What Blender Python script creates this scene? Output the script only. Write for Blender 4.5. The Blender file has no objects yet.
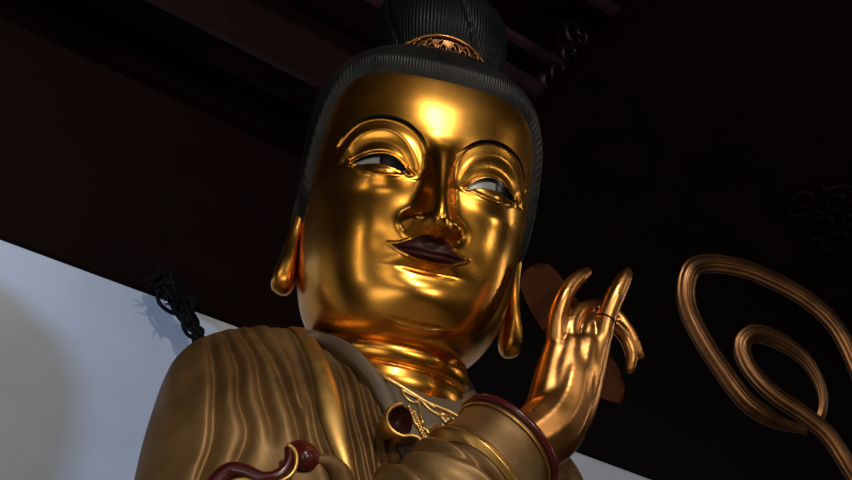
import numpy as np, math, random
# ---------------------------------------------------------------- numbers of the place
U = 0.25                                   # one statue unit in metres
HEAD = np.array([0.0, 0.0, 3.0])           # centre of the statue's head, at eye level
FPX = 852 * 50.0 / 36.0

def hermite(xs, ys):
    """smooth shape-keeping interpolation through profile points"""
    xs = np.array(xs, float); ys = np.array(ys, float)
    o = np.argsort(xs); xs = xs[o]; ys = ys[o]
    h = np.diff(xs); d = np.diff(ys) / h
    m = np.zeros_like(xs)
    for i in range(1, len(xs) - 1):
        if d[i-1] * d[i] > 0:
            w1 = 2*h[i] + h[i-1]; w2 = h[i] + 2*h[i-1]
            m[i] = (w1 + w2) / (w1 / d[i-1] + w2 / d[i])
    m[0] = d[0]; m[-1] = d[-1]
    def f(x):
        x = np.clip(np.asarray(x, float), xs[0], xs[-1])
        i = np.clip(np.searchsorted(xs, x) - 1, 0, len(xs) - 2)
        t = (x - xs[i]) / h[i]
        return ((2*t**3 - 3*t**2 + 1)*ys[i] + (t**3 - 2*t**2 + t)*h[i]*m[i]
                + (-2*t**3 + 3*t**2)*ys[i+1] + (t**3 - t**2)*h[i]*m[i+1])
    return f

def spline(pts, n, closed=False):
    """Catmull-Rom curve through points, n samples evenly spaced along it"""
    P = np.array(pts, float)
    if closed: Q = np.vstack([P[-1], P, P[0], P[1]])
    else: Q = np.vstack([2*P[0]-P[1], P, 2*P[-1]-P[-2]])
    out = []
    for i in range(1, len(Q) - 2):
        t = np.linspace(0, 1, 24, endpoint=False)[:, None]
        a, b, c, d = Q[i-1], Q[i], Q[i+1], Q[i+2]
        out.append(0.5*(2*b + (c-a)*t + (2*a-5*b+4*c-d)*t**2 + (3*b-a-3*c+d)*t**3))
    out.append(Q[-2][None])
    C = np.vstack(out)
    L = np.concatenate([[0], np.cumsum(np.linalg.norm(np.diff(C, axis=0), axis=1))])
    s = np.linspace(0, L[-1], n + (1 if closed else 0))
    R = np.stack([np.interp(s, L, C[:, k]) for k in range(C.shape[1])], 1)
    return R[:-1] if closed else R

def smooth(a, b, x):
    t = np.clip((np.asarray(x, float) - a) / (b - a), 0, 1)
    return t*t*(3 - 2*t)

def dist_line(X, Z, line):
    """distance from points to a polyline, and the share of its length at the nearest point"""
    best = np.full(X.shape, 1e9); par = np.zeros(X.shape)
    L = np.concatenate([[0], np.cumsum(np.linalg.norm(np.diff(line, axis=0), axis=1))])
    for i in range(len(line) - 1):
        a, b = line[i], line[i+1]; ab = b - a; l2 = max((ab**2).sum(), 1e-12)
        t = np.clip(((X-a[0])*ab[0] + (Z-a[1])*ab[1]) / l2, 0, 1)
        d = np.hypot(X - a[0] - t*ab[0], Z - a[1] - t*ab[1])
        k = d < best; best[k] = d[k]; par[k] = (L[i] + t[k]*(L[i+1]-L[i])) / L[-1]
    return best, par

def inside(X, Z, poly):
    r = np.zeros(X.shape, bool); n = len(poly)
    for i in range(n):
        a, b = poly[i], poly[(i+1) % n]
        if a[1] == b[1]: continue
        c = (a[1] > Z) != (b[1] > Z)
        r ^= c & (X < (b[0]-a[0])*(Z-a[1])/(b[1]-a[1]) + a[0])
    return r

def sdist(X, Z, poly):
    """signed distance to a closed outline, positive inside"""
    p = np.vstack([poly, poly[:1]])
    d, _ = dist_line(X, Z, p)
    return np.where(inside(X, Z, poly), d, -d)

def gauss(X, Z, x, z, sx, sz):
    return np.exp(-((X-x)/sx)**2 - ((Z-z)/sz)**2)

# ---------------------------------------------------------------- head form (units; x right, f forward, z up, eyes at z = 0)
NX = 2.45
HZ = [-1.66,-1.60,-1.50,-1.35,-1.1,-.8,-.4,0,.4,.7,1.0,1.2,1.4,1.55,1.66]
hw = hermite(HZ, [.05,.43,.66,.825,.95,1.02,1.06,1.085,1.10,1.105,1.06,.97,.77,.48,.05])
hf = hermite(HZ, [.05,.55,.86,.985,1.03,1.04,1.02,1.0,1.0,.975,.91,.82,.64,.40,.05])
hb = hermite(HZ, [.05,.30,.60,.70,.80,.88,.97,1.02,1.04,1.02,.96,.88,.70,.45,.05])
def head_f0(x, z):
    w = hw(z); u = np.clip(np.abs(x)/w, 0, 1)
    return hf(z) * np.maximum(1 - u**NX, 0)**(1/NX)

# ---------------------------------------------------------------- shoulders and chest (units)
NT = 2.6
TZ = [-8,-5,-3.3,-2.8,-2.3,-2.0,-1.8,-1.65,-1.5,-1.36]
tw = hermite(TZ, [2.05,2.05,2.06,2.06,2.03,1.98,1.88,1.72,1.40,.55])
tf = hermite(TZ, [1.3,1.3,1.22,1.08,.89,.73,.60,.47,.33,.10])
tb = hermite(TZ, [1.1,1.1,1.05,1.0,.93,.85,.76,.65,.5,.2])
def sag(x): return 0.42*smooth(-.2, 1.4, x)      # the shoulder of the raised arm hangs lower
def torso_f0(x, z):
    zz = np.minimum(z + sag(x), -1.36); w = tw(zz); u = np.clip(np.abs(x)/w, 0, 1)
    return tf(zz) * np.maximum(1 - u**NT, 0)**(1/NT)

# ---------------------------------------------------------------- camera
AZ, EL, DIST, NOD = math.radians(10), math.radians(27), 2.96, math.radians(5)
def to_world(P):
    """statue units (x, f, z) to metres; the statue faces -y"""
    P = np.atleast_2d(np.asarray(P, float))
    return HEAD + U*np.stack([P[:, 0], -P[:, 1], P[:, 2]], 1)
def nod(P):
    """the head is bowed a little about its neck"""
    P = np.atleast_2d(np.asarray(P, float)).copy()
    z0 = -1.6; c, s = math.cos(NOD), math.sin(NOD)
    f, z = P[:, 1].copy(), P[:, 2] - z0
    P[:, 1] = f*c + z*s; P[:, 2] = -f*s + z*c + z0
    return P
def head_world(P): return to_world(nod(P))
# ================================================================ Blender helpers
import bpy
COL = bpy.context.scene.collection

def link(name, verts, faces, mat=None, parent=None, smooth_shade=True):
    me = bpy.data.meshes.new(name)
    V = np.asarray(verts, np.float64)
    if parent is not None:
        V = V - np.array(parent_origin[parent.name])
    if isinstance(faces, np.ndarray) and faces.ndim == 2:
        k = faces.shape[1]; n = len(faces)
        me.vertices.add(len(V)); me.vertices.foreach_set('co', V.astype(np.float32).ravel())
        me.loops.add(n*k); me.loops.foreach_set('vertex_index', faces.astype(np.int32).ravel())
        me.polygons.add(n); me.polygons.foreach_set('loop_start', np.arange(0, n*k, k, dtype=np.int32))
        me.polygons.foreach_set('loop_total', np.full(n, k, np.int32))
        me.update(calc_edges=True); me.validate()
    else:
        me.from_pydata(V.tolist(), [], [list(map(int, f)) for f in faces]); me.update()
    me.polygons.foreach_set('use_smooth', [smooth_shade]*len(me.polygons))
    o = bpy.data.objects.new(name, me); COL.objects.link(o)
    if mat: me.materials.append(mat)
    if parent is not None:
        o.parent = parent
        parent_origin[o.name] = parent_origin[parent.name]
    else:
        parent_origin[o.name] = (0, 0, 0)
    return o
parent_origin = {}

def empty(name, loc):
    o = bpy.data.objects.new(name, None); COL.objects.link(o); o.location = loc
    parent_origin[o.name] = tuple(loc)
    return o

def tag(o, label=None, cat=None, group=None, kind=None):
    if label: o['label'] = label
    if cat: o['category'] = cat
    if group: o['group'] = group
    if kind: o['kind'] = kind
    return o

def grid_faces(nr, nc, wrap=False, flip=False):
    i = np.arange(nr-1)[:, None]; j = np.arange(nc if wrap else nc-1)[None]
    j2 = (j+1) % nc
    q = np.stack([i*nc+j, i*nc+j2, (i+1)*nc+j2, (i+1)*nc+j], -1).reshape(-1, 4)
    return q[:, ::-1].copy() if flip else q

class Shape:
    """collects pieces that end up as ONE mesh"""
    def __init__(s): s.v = []; s.f = []; s.n = 0
    def add(s, V, F):
        V = np.asarray(V, float)
        s.v.append(V); s.f += [[int(i)+s.n for i in f] for f in F]; s.n += len(V); return s
    def box(s, c, sx, sy, sz, R=None, bev=0.0):
        """bevelled box; R's columns are its axes"""
        h = np.array([sx, sy, sz])/2; b = min(bev, *(h*0.9)) if bev else 0
        R = np.eye(3) if R is None else R
        P = []
        idx = {}
        if not b:
            P = [[x*h[0], y*h[1], z*h[2]] for x in (-1, 1) for y in (-1, 1) for z in (-1, 1)]
            F = [[0,1,3,2],[4,6,7,5],[0,4,5,1],[2,3,7,6],[0,2,6,4],[1,5,7,3]]
        else:
            for x in (-1, 1):
                for y in (-1, 1):
                    for z in (-1, 1):
                        for a in range(3):
                            d = h - b; d[a] = h[a]
                            idx[(x, y, z, a)] = len(P); P.append([x*d[0], y*d[1], z*d[2]])
            F = []
            for a in range(3):
                u, w = [k for k in range(3) if k != a]
                for sg in (-1, 1):
                    q = []
                    for su, sw in ((-1,-1),(1,-1),(1,1),(-1,1)):
                        k = [0,0,0]; k[a] = sg; k[u] = su; k[w] = sw; q.append(idx[(*k, a)])
                    F.append(q)
            for a in range(3):
                u, w = [k for k in range(3) if k != a]
                for su in (-1, 1):
                    for sw in (-1, 1):
                        k0 = [0,0,0]; k0[u] = su; k0[w] = sw; k1 = list(k0); k0[a] = -1; k1[a] = 1
                        F.append([idx[(*k0, u)], idx[(*k1, u)], idx[(*k1, w)], idx[(*k0, w)]])
            for x in (-1, 1):
                for y in (-1, 1):
                    for z in (-1, 1):
                        F.append([idx[(x, y, z, a)] for a in range(3)])
        return s.add(np.array(P) @ np.array(R).T + np.array(c), F)
    def tube(s, P, r, n=12, sec=None, up=None, closed=False):
        """tube along P; r scalar or per point; sec = optional (n,2) section outline (normal, binormal)"""
        P = np.asarray(P, float); m = len(P)
        r = np.broadcast_to(np.asarray(r, float), (m,))
        T = np.gradient(P, axis=0)
        if closed: T = np.roll(P, -1, 0) - np.roll(P, 1, 0)
        T /= np.linalg.norm(T, axis=1)[:, None] + 1e-12
        if sec is None:
            a = np.linspace(0, 2*np.pi, n, endpoint=False); sec = np.stack([np.cos(a), np.sin(a)], 1)
        n = len(sec)
        N = np.zeros_like(P)
        if up is None:
            v = np.array([0, 0, 1.]) if abs(T[0][2]) < .9 else np.array([1., 0, 0])
            v = v - T[0]*(v@T[0]); N[0] = v/np.linalg.norm(v)
            for i in range(1, m):
                v = N[i-1] - T[i]*(N[i-1]@T[i]); N[i] = v/(np.linalg.norm(v)+1e-12)
        else:
            for i in range(m):
                v = np.array(up, float); v = v - T[i]*(v@T[i]); N[i] = v/(np.linalg.norm(v)+1e-12)
        Bn = np.cross(T, N)
        V = (P[:, None] + r[:, None, None]*(sec[None, :, :1]*N[:, None] + sec[None, :, 1:]*Bn[:, None])).reshape(-1, 3)
        if closed:
            F = []
            for i in range(m):
                for j in range(n):
                    F.append([i*n+j, i*n+(j+1) % n, ((i+1) % m)*n+(j+1) % n, ((i+1) % m)*n+j])
        else:
            F = grid_faces(m, n, True).tolist()
            F.append(list(range(n))[::-1]); F.append([(m-1)*n+k for k in range(n)])
        return s.add(V, F)
    def ball(s, c, r, n=10, sc=(1, 1, 1)):
        m = max(5, n//2+1)
        V = []; 
        for i in range(m):
            a = math.pi*i/(m-1)
            for j in range(n):
                b = 2*math.pi*j/n
                V.append([math.sin(a)*math.cos(b)*r*sc[0], math.sin(a)*math.sin(b)*r*sc[1], math.cos(a)*r*sc[2]])
        return s.add(np.array(V)+np.array(c), grid_faces(m, n, True))
    def build(s, name, mat, parent=None, smooth_shade=True):
        return link(name, np.vstack(s.v), s.f, mat, parent, smooth_shade)

def remeshed(name, shape, mat, parent, voxel, iters, factor=.5):
    """fuse overlapping pieces into one continuous skin and smooth it"""
    tmp = link(name + '_raw', np.vstack(shape.v), shape.f, mat, parent)
    m = tmp.modifiers.new('r', 'REMESH'); m.mode = 'VOXEL'; m.voxel_size = voxel; m.use_smooth_shade = True
    m2 = tmp.modifiers.new('s', 'SMOOTH'); m2.iterations = iters; m2.factor = factor
    bpy.context.view_layer.update()
    dg = bpy.context.evaluated_depsgraph_get()
    me = bpy.data.meshes.new_from_object(tmp.evaluated_get(dg))
    old = tmp.data
    bpy.data.objects.remove(tmp); bpy.data.meshes.remove(old)
    o = bpy.data.objects.new(name, me); COL.objects.link(o); o.parent = parent
    parent_origin[o.name] = parent_origin[parent.name]
    me.name = name
    me.materials.clear(); me.materials.append(mat)
    me.polygons.foreach_set('use_smooth', [True]*len(me.polygons))
    return o

# ---------------------------------------------------------------- materials
def mat(name, col, rough=.5, metal=0., spec=.5, noise=0., nscale=8., col2=None, bump=0., bscale=30., rvar=0., coat=0., stretch=(1,1,1), ramp=(.35, .65)):
    m = bpy.data.materials.new(name); m.use_nodes = True
    nt = m.node_tree; b = nt.nodes['Principled BSDF']
    b.inputs['Roughness'].default_value = rough; b.inputs['Metallic'].default_value = metal
    b.inputs['Specular IOR Level'].default_value = spec
    b.inputs['Coat Weight'].default_value = coat; b.inputs['Coat Roughness'].default_value = .15
    b.inputs['Base Color'].default_value = (*col, 1)
    tc = nt.nodes.new('ShaderNodeTexCoord')
    mp = nt.nodes.new('ShaderNodeMapping'); mp.inputs['Scale'].default_value = stretch
    nt.links.new(tc.outputs['Object'], mp.inputs['Vector'])
    if col2 is not None:
        n = nt.nodes.new('ShaderNodeTexNoise'); n.inputs['Scale'].default_value = nscale
        n.inputs['Detail'].default_value = 6; n.inputs['Roughness'].default_value = .6
        nt.links.new(mp.outputs[0], n.inputs['Vector'])
        r = nt.nodes.new('ShaderNodeValToRGB')
        r.color_ramp.elements[0].color = (*col, 1); r.color_ramp.elements[1].color = (*col2, 1)
        r.color_ramp.elements[0].position = ramp[0]; r.color_ramp.elements[1].position = ramp[1]
        nt.links.new(n.outputs['Fac'], r.inputs[0]); nt.links.new(r.outputs[0], b.inputs['Base Color'])
    if rvar:
        n = nt.nodes.new('ShaderNodeTexNoise'); n.inputs['Scale'].default_value = nscale*1.7
        n.inputs['Detail'].default_value = 5
        nt.links.new(mp.outputs[0], n.inputs['Vector'])
        mr = nt.nodes.new('ShaderNodeMapRange')
        mr.inputs['From Min'].default_value = .3; mr.inputs['From Max'].default_value = .7
        mr.inputs['To Min'].default_value = rough-rvar; mr.inputs['To Max'].default_value = rough+rvar
        nt.links.new(n.outputs['Fac'], mr.inputs[0]); nt.links.new(mr.outputs[0], b.inputs['Roughness'])
    if bump:
        n = nt.nodes.new('ShaderNodeTexNoise'); n.inputs['Scale'].default_value = bscale; n.inputs['Detail'].default_value = 4
        nt.links.new(mp.outputs[0], n.inputs['Vector'])
        bp = nt.nodes.new('ShaderNodeBump'); bp.inputs['Strength'].default_value = bump; bp.inputs['Distance'].default_value = .004
        nt.links.new(n.outputs['Fac'], bp.inputs['Height']); nt.links.new(bp.outputs[0], b.inputs['Normal'])
    return m

M_GOLD = mat('bright gilding', (.80,.345,.045), .265, 1., col2=(.88,.42,.075), nscale=4, rvar=.04, bump=0, bscale=14)
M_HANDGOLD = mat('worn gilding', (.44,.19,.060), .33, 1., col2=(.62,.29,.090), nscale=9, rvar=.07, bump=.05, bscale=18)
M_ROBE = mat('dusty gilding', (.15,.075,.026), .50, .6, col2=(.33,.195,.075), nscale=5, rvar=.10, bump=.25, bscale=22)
M_BAND = mat('clean gilding', (.80,.47,.13), .36, .95, col2=(.62,.36,.11), nscale=9, rvar=.06, bump=.12, bscale=20)
M_COLLAR = mat('dull collar', (.11,.078,.050), .6, .2, col2=(.15,.108,.068), nscale=9, bump=.1)
M_CHEST = mat('dusty chest', (.12,.092,.062), .6, .2, col2=(.18,.14,.095), nscale=12, bump=.15)
M_FILIGREE = mat('filigree gold', (.85,.55,.20), .33, .9)
M_RED = mat('red lacquer', (.10,.008,.010), .30, 0, col2=(.06,.006,.008), nscale=10, coat=.3)
M_LINING = mat('dark maroon lining', (.035,.007,.006), .5, 0, spec=.3)
M_LIP = mat('dark red lip paint', (.036,.006,.005), .42, 0, spec=.2)
M_BLACK = mat('black paint', (.006,.006,.007), .25, 0, coat=.3)
M_INK = mat('ink black paint', (.003,.003,.004), .22, 0, spec=.18)
M_WHITE = mat('eye white', (.26,.28,.30), .30, 0, coat=.4)
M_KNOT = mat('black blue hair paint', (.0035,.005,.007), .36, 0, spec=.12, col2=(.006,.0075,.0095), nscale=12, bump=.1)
M_HAIR = mat('lit black hair paint', (.008,.008,.0085), .42, 0, spec=.28, col2=(.017,.0165,.0165), nscale=12, bump=.1)  # raised above the topknot's tone to put light on the front rim
M_LEAF = mat('brown leaf wood', (.062,.020,.008), .7, 0, spec=.05, col2=(.042,.013,.005), nscale=10, stretch=(1,1,.3), bump=.2)
M_WALL = mat('daylight-tinted plaster', (.58,.63,.70), .9, 0, spec=.2, col2=(.53,.575,.64), nscale=2.5, bump=.15, bscale=9)  # white wall; the blue of cool daylight is mixed into its base colour
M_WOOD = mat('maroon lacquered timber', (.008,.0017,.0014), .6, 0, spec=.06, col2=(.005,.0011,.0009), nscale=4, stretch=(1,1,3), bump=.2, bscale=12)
M_WOODGLOSS = mat('polished maroon timber', (.020,.006,.007), .30, 0, spec=.4, col2=(.012,.0035,.0045), nscale=6, bump=.3, bscale=16, coat=.4)
M_BEAM = mat('cold-lit maroon lacquer', (.040,.019,.026), .28, 0, spec=.5, col2=(.018,.008,.011), nscale=9, bump=.4, bscale=18)  # lighter copy of the maroon timber, cold violet light put into the colour
M_SOOT = mat('sooty black', (.005,.0045,.004), .7, 0, spec=.1, bump=.3)
M_SCROLL = mat('bronze gilding', (.15,.068,.027), .34, .9, col2=(.075,.034,.014), nscale=7, rvar=.08, bump=.2, bscale=18)
M_CREST = mat('crest gilding', (.30,.14,.05), .34, .9, col2=(.20,.09,.035), nscale=9)
M_BRACKET = mat('dark bracket lacquer', (.010,.004,.005), .4, 0, spec=.25)
M_FLOOR = mat('grey stone paving', (.32,.26,.20), .6, 0, col2=(.24,.19,.15), nscale=3, bump=.2)
# ================================================================ the statue
statue = empty('bodhisattva_statue', (0, 0, 0.0))
tag(statue, 'huge gilded bodhisattva statue with black hair, smiling face and one raised hand', 'statue')

XS = .015                                    # the face sits a touch off the axis
mir = lambda P: np.array([[-x, z] for x, z in P])
BROW = spline([(.095,.02),(.115,.16),(.20,.335),(.335,.45),(.485,.505),(.635,.512),(.78,.465),(.875,.36),(.935,.235)], 60)
ARC2 = spline([(.235,-.02),(.265,.12),(.36,.26),(.50,.345),(.64,.345),(.76,.28),(.84,.15),(.87,.04)], 50)
EYEUP = spline([(.275,-.05),(.33,.03),(.42,.098),(.52,.128),(.62,.118),(.71,.085),(.80,.030)], 40)
EYELO = spline([(.275,-.05),(.35,-.015),(.44,.012),(.53,.026),(.63,.026),(.72,.020),(.80,.030)], 40)
BAG = spline([(.265,-.055),(.34,-.062),(.43,-.085),(.54,-.094),(.64,-.075),(.73,-.03),(.83,.025)], 40)
LIPUP = spline([(-.375,-.735),(-.30,-.738),(-.22,-.700),(-.13,-.655),(-.06,-.650),(0,-.668),(.06,-.650),(.13,-.655),(.22,-.700),(.30,-.738),(.375,-.735)], 80)
LIPLO = spline([(-.375,-.735),(-.28,-.800),(-.17,-.845),(-.06,-.862),(.06,-.862),(.17,-.845),(.28,-.800),(.375,-.735)], 80)
MOUTH = spline([(-.375,-.735),(-.25,-.782),(-.12,-.795),(0,-.805),(.12,-.795),(.25,-.782),(.375,-.735)], 60)
LIPPOLY = np.vstack([LIPUP, LIPLO[::-1]])
EYEPOLY = np.vstack([EYEUP, EYELO[::-1]])
SOCK = np.vstack([BROW, [(.93,.10),(.86,.0),(.70,-.10),(.50,-.14),(.30,-.11),(.16,-.07)]])
LID = np.vstack([ARC2, [(.83,.0),(.70,-.03),(.52,-.06),(.36,-.07),(.26,-.07)]])

nose_h = hermite([-.80,-.735,-.70,-.672,-.648,-.62,-.58,-.53,-.47,-.41,-.34,-.2,0,.2,.32,.45,.60,.9],[0,.002,.02,.085,.165,.238,.297,.326,.332,.326,.308,.245,.170,.098,.045,.010,.001,0])
nose_s = hermite([-.80,-.62,-.5,-.40,-.3,-.15,0,.2,.32,.45,.9],[.155,.150,.148,.142,.128,.118,.113,.125,.16,.22,.3])

def face_disp(x, z):
    """carving of the face: how far it stands out from the plain head form"""
    x = x - XS
    ax = np.abs(x); D = np.zeros(np.broadcast(x, z).shape); ax = ax+0*D; x = x+0*D; z = z+0*D
    # cheeks, muzzle, chin, forehead
    D += .030*gauss(ax, z, .58, -.50, .34, .30) + .045*gauss(x, z, 0, -.76, .36, .26)
    D += .055*gauss(x, z, 0, -1.16, .34, .17) - .020*gauss(x, z, 0, -.98, .26, .07)
    D += .02*gauss(x, z, 0, .62, .5, .3)
    # brow ledge, rounded rim, lid pit and the ball of the eye
    k = (ax < 1.05) & (z > -.35) & (z < .70)
    a, zz = ax[k], z[k]
    sd = sdist(a, zz, SOCK); lo = smooth(-.14, .05, zz - .24*smooth(.68, .95, a))
    d = -.030*smooth(-.012, .022, sd)*lo
    s2 = sdist(a, zz, LID); lo2 = smooth(-.10, .06, zz)
    d += (-.055*smooth(-.06, .10, s2) + .004*np.exp(-((s2+.035)/.035)**2))*lo2
    d += .105*gauss(a, zz, .55, .06, .27, .20)
    se = sdist(a, zz, EYEPOLY)
    up, _ = dist_line(a, zz, EYEUP); low, _ = dist_line(a, zz, EYELO); bag, pb = dist_line(a, zz, BAG)
    d += .022*np.exp(-((up-.020)/.024)**2)*(se < 0)*smooth(-.02, .02, zz-(-.05+.1*0)) 
    up2, _ = dist_line(a, zz, EYEUP + [0, .052]); d += -.014*np.exp(-(up2/.010)**2)
    d += .006*np.exp(-((low-.010)/.014)**2)*(se < 0)
    d += -.030*smooth(-.004, .012, se)
    sb = np.where(inside(a, zz, np.vstack([EYELO, BAG[::-1]])), bag, -bag)
    d += .005*np.exp(-(sb/.016)**2) - .007*np.exp(-((sb-.035)/.028)**2)*(sb > 0)
    tail, _ = dist_line(a, zz, np.array([(.79,.028),(.90,.030)])); d += -.006*np.exp(-(tail/.010)**2)
    D[k] += d*smooth(-.35,-.15,zz)*smooth(.70,.58,zz)
    # nose
    h, s = nose_h(z), nose_s(z)
    D += h*np.exp(-(ax/s)**2.3)
    wing = gauss(ax, z, .205, -.515, .085, .090)
    D += .135*wing
    wl, _ = dist_line(ax, z, spline([(.215,-.37),(.290,-.435),(.300,-.525),(.255,-.60)], 20))
    D += -.010*np.exp(-(wl/.016)**2)
    D += -.022*gauss(ax, z, .10, -.635, .05, .03)
    # philtrum and lips
    D += -.016*gauss(x, z, 0, -.645, .04, .03)
    k = (ax < .55) & (z > -1.05) & (z < -.5)
    a, xx, zz = ax[k], x[k], z[k]
    sl = sdist(xx, zz, LIPPOLY)
    mo, _ = dist_line(xx, zz, MOUTH)
    d = .040*smooth(-.02, .05, sl) + .020*smooth(.0, .10, sl)
    d += .008*np.exp(-((sl+.010)/.010)**2)*smooth(.40,.30,a)
    d += -.020*np.exp(-(mo/.014)**2)*smooth(.40, .25, a)
    d += .030*gauss(xx, zz, 0, -.835, .20, .03)
    D[k] += d
    D += -.008*gauss(ax, z, .45, -.735, .09, .10) - .050*gauss(x, z, 0, -.925, .22, .034)
    # fold under the chin
    ch, _ = dist_line(x, z, spline([(-.30,-1.385),(-.15,-1.425),(.02,-1.436),(.18,-1.42),(.34,-1.375)], 30))
    D += (.007*np.exp(-(ch/.012)**2))*smooth(.36,.15,np.abs(x-.02)) - .010*np.exp(-((ch-.03)/.022)**2)*(z < -1.38)*smooth(.36,.15,np.abs(x-.02))
    return D

def face_f(x, z):
    w = hw(z); u = np.clip(np.abs(x)/w, 0, 1)
    return head_f0(x, z) + face_disp(x, z)*smooth(1.0, .88, u)

# head: rows down the face, columns round it
def build_head():
    zz = np.concatenate([np.linspace(-1.66,-1.3,70,endpoint=False), np.linspace(-1.3,.62,420,endpoint=False), np.linspace(.62,1.66,70)])
    uf = np.linspace(-1, 1, 461)
    th = np.linspace(math.pi/2, 3*math.pi/2, 61)[1:-1]
    xf = np.sin(uf*math.pi/2)
    rows = []
    for z in zz:
        w, b = float(hw(z)), float(hb(z))
        x = w*xf; z_ = np.full_like(x, z)
        f = face_f(x, z_)
        xb = w*np.sin(th); fb = b*np.cos(th)
        rows.append(np.stack([np.concatenate([x, xb]), np.concatenate([f, fb]), np.full(len(x)+len(xb), z)], 1))
    V = np.vstack(rows); nc = len(rows[0])
    return link('head', head_world(V), grid_faces(len(zz), nc, True), M_GOLD, statue)
head = build_head()

def strip(lo, up, nrow, off, bulge=0., side=1):
    """surface patch between two curves on the face, standing off it by off (+ bulge in the middle)"""
    n = len(lo); P = []
    for j in range(nrow):
        t = j/(nrow-1); c = lo*(1-t) + up*t
        P.append(np.column_stack([c, np.full(n, 4*t*(1-t))]))
    P = np.array(P)
    x = side*P[..., 0] + XS; z = P[..., 1]
    f = face_f(x, z) + off + bulge*P[..., 2]
    V = np.stack([x, f, z], -1).reshape(-1, 3)
    return V, grid_faces(nrow, n, False, side > 0)

for sd_ in (-1, 1):
    # eyeball slice behind the lids: white, iris, dark lid line
    n = 60; s = np.linspace(0, 1, n)
    up = np.stack([np.interp(s, np.linspace(0,1,40), EYEUP[:,0]), np.interp(s, np.linspace(0,1,40), EYEUP[:,1])+.012], 1)
    lo = np.stack([np.interp(s, np.linspace(0,1,40), EYELO[:,0]), np.interp(s, np.linspace(0,1,40), EYELO[:,1])-.010], 1)
    def ball_f(x, z):
        x = np.abs(x - XS)
        base = head_f0(x, z)*0 + head_f0(np.full_like(x, .53), np.full_like(x, .05))
        return head_f0(x, z) + .004 - .10*((x-.53)/.30)**2*0 + .020*np.exp(-((x-.53)/.2)**2) - .35*(z-.07)**2
    P = []
    for j in range(14):
        t = j/13; c = lo*(1-t)+up*t; P.append(c)
    P = np.array(P); x = sd_*P[..., 0]+XS; z = P[..., 1]
    V = np.stack([x, ball_f(x, z), z], -1).reshape(-1, 3)
    eye = link('eye', head_world(V), grid_faces(14, n, False, sd_ > 0), M_WHITE, statue)
    # iris: a dark disc on the ball, cut by the lids
    ic = np.array([sd_*.555 + .125, .075]); ri = .130
    S = Shape(); q = []
    for k in range(9):
        for a in np.linspace(0, 2*np.pi, 40, endpoint=False):
            p = ic + ri*(k/8)*np.array([math.cos(a), math.sin(a)])
            axx = abs(p[0]); uu = np.interp(axx, EYEUP[:,0], EYEUP[:,1])+.008; ll = np.interp(axx, EYELO[:,0], EYELO[:,1])-.006
            z_ = min(max(p[1], ll), uu)
            q.append([p[0]+XS, z_])
    q = np.array(q); V = np.stack([q[:,0], ball_f(q[:,0], q[:,1])+.004, q[:,1]], 1)
    link('iris', head_world(V), grid_faces(9, 40, True, True), M_INK, eye)
    # lid line: thick dark line under the upper lid, thickening outward
    t = np.linspace(0, 1, 40)[:, None]
    wdt = .020 + .018*np.sin(np.pi*t)**.7
    c0 = EYEUP + np.array([0, .006]); c1 = c0 - np.concatenate([np.zeros_like(wdt), wdt], 1)
    c1 = np.vstack([c1, ]); 
    P = np.array([c1*(1-k/5)+c0*(k/5) for k in range(6)])
    x = sd_*P[..., 0]+XS; z = P[..., 1]
    V = np.stack([x, ball_f(x, z)+.010, z], -1).reshape(-1, 3)
    link('eyelid_line', head_world(V), grid_faces(6, 40, False, sd_ > 0), M_INK, eye)
    # brow: painted line on the ledge, widest in the middle
    bw = BROW[14:56]; m = len(bw)
    t = np.linspace(0, 1, m); nrm = np.gradient(bw, axis=0); nrm = np.stack([-nrm[:,1], nrm[:,0]], 1); nrm /= np.linalg.norm(nrm, axis=1)[:, None]
    hwid = (.004 + .013*np.sin(np.pi*t)**.8)[:, None]
    cen = bw + nrm*.006
    V, F = strip(cen - nrm*hwid, cen + nrm*hwid, 5, .006, .004, sd_)
    link('eyebrow', head_world(V), F, M_INK, statue)

# lips
V, F = strip(LIPLO + [0, .004], LIPUP - [0, .006], 26, .004)
link('lips', head_world(V), F[:, ::-1], M_LIP, statue)

# ---------------------------------------------------------------- hair
hz = hermite([0,.25,.5,.75,.95,1.10,1.22,1.32,1.42,1.57,1.9,2.4,3.15],[1.03,1.03,1.04,1.04,.97,.78,.50,.18,-.15,-.38,-.45,-.6,-.7])
def head_pt(t, z, off):
    w, f, b = hw(z), hf(z), hb(z)
    s, c = np.sin(t), np.cos(t)
    x = w*s; fr = f*np.maximum(1-np.abs(s)**NX, 0)**(1/NX); bk = b*c
    ff = np.where(c >= 0, fr, bk)
    k = 1 + off/np.maximum(np.hypot(w*s, ff), .25)
    return np.stack([x*k + 0*z, ff*k, z + off*np.clip((z-.75)/.8, 0, 1.2)], -1)
def build_hair():
    nt, ns = 1200, 64
    u = np.linspace(-1, 1, nt, endpoint=False)
    t = u*math.pi
    s = np.linspace(0, 1, ns)
    zh = hz(np.abs(t))
    ss = np.sin(s*math.pi/2)[:, None]
    z = zh[None] + (1.655 - zh[None])*ss
    arc = s[:, None]*(1.655-zh[None])
    th = .085*smooth(-.01, .10, arc)**.6 + .0*z
    th = th + .012*np.exp(-((arc-.10)/.07)**2)
    # rim tucks back under to meet the skin
    ridges = .0075*np.abs(np.sin(t*110 + .5*np.sin(9*t)))[None]*smooth(.0, .06, arc)
    V = head_pt(np.broadcast_to(t, z.shape), z, th + ridges - .012)
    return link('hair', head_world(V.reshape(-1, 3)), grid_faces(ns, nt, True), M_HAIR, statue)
build_hair()

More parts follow.
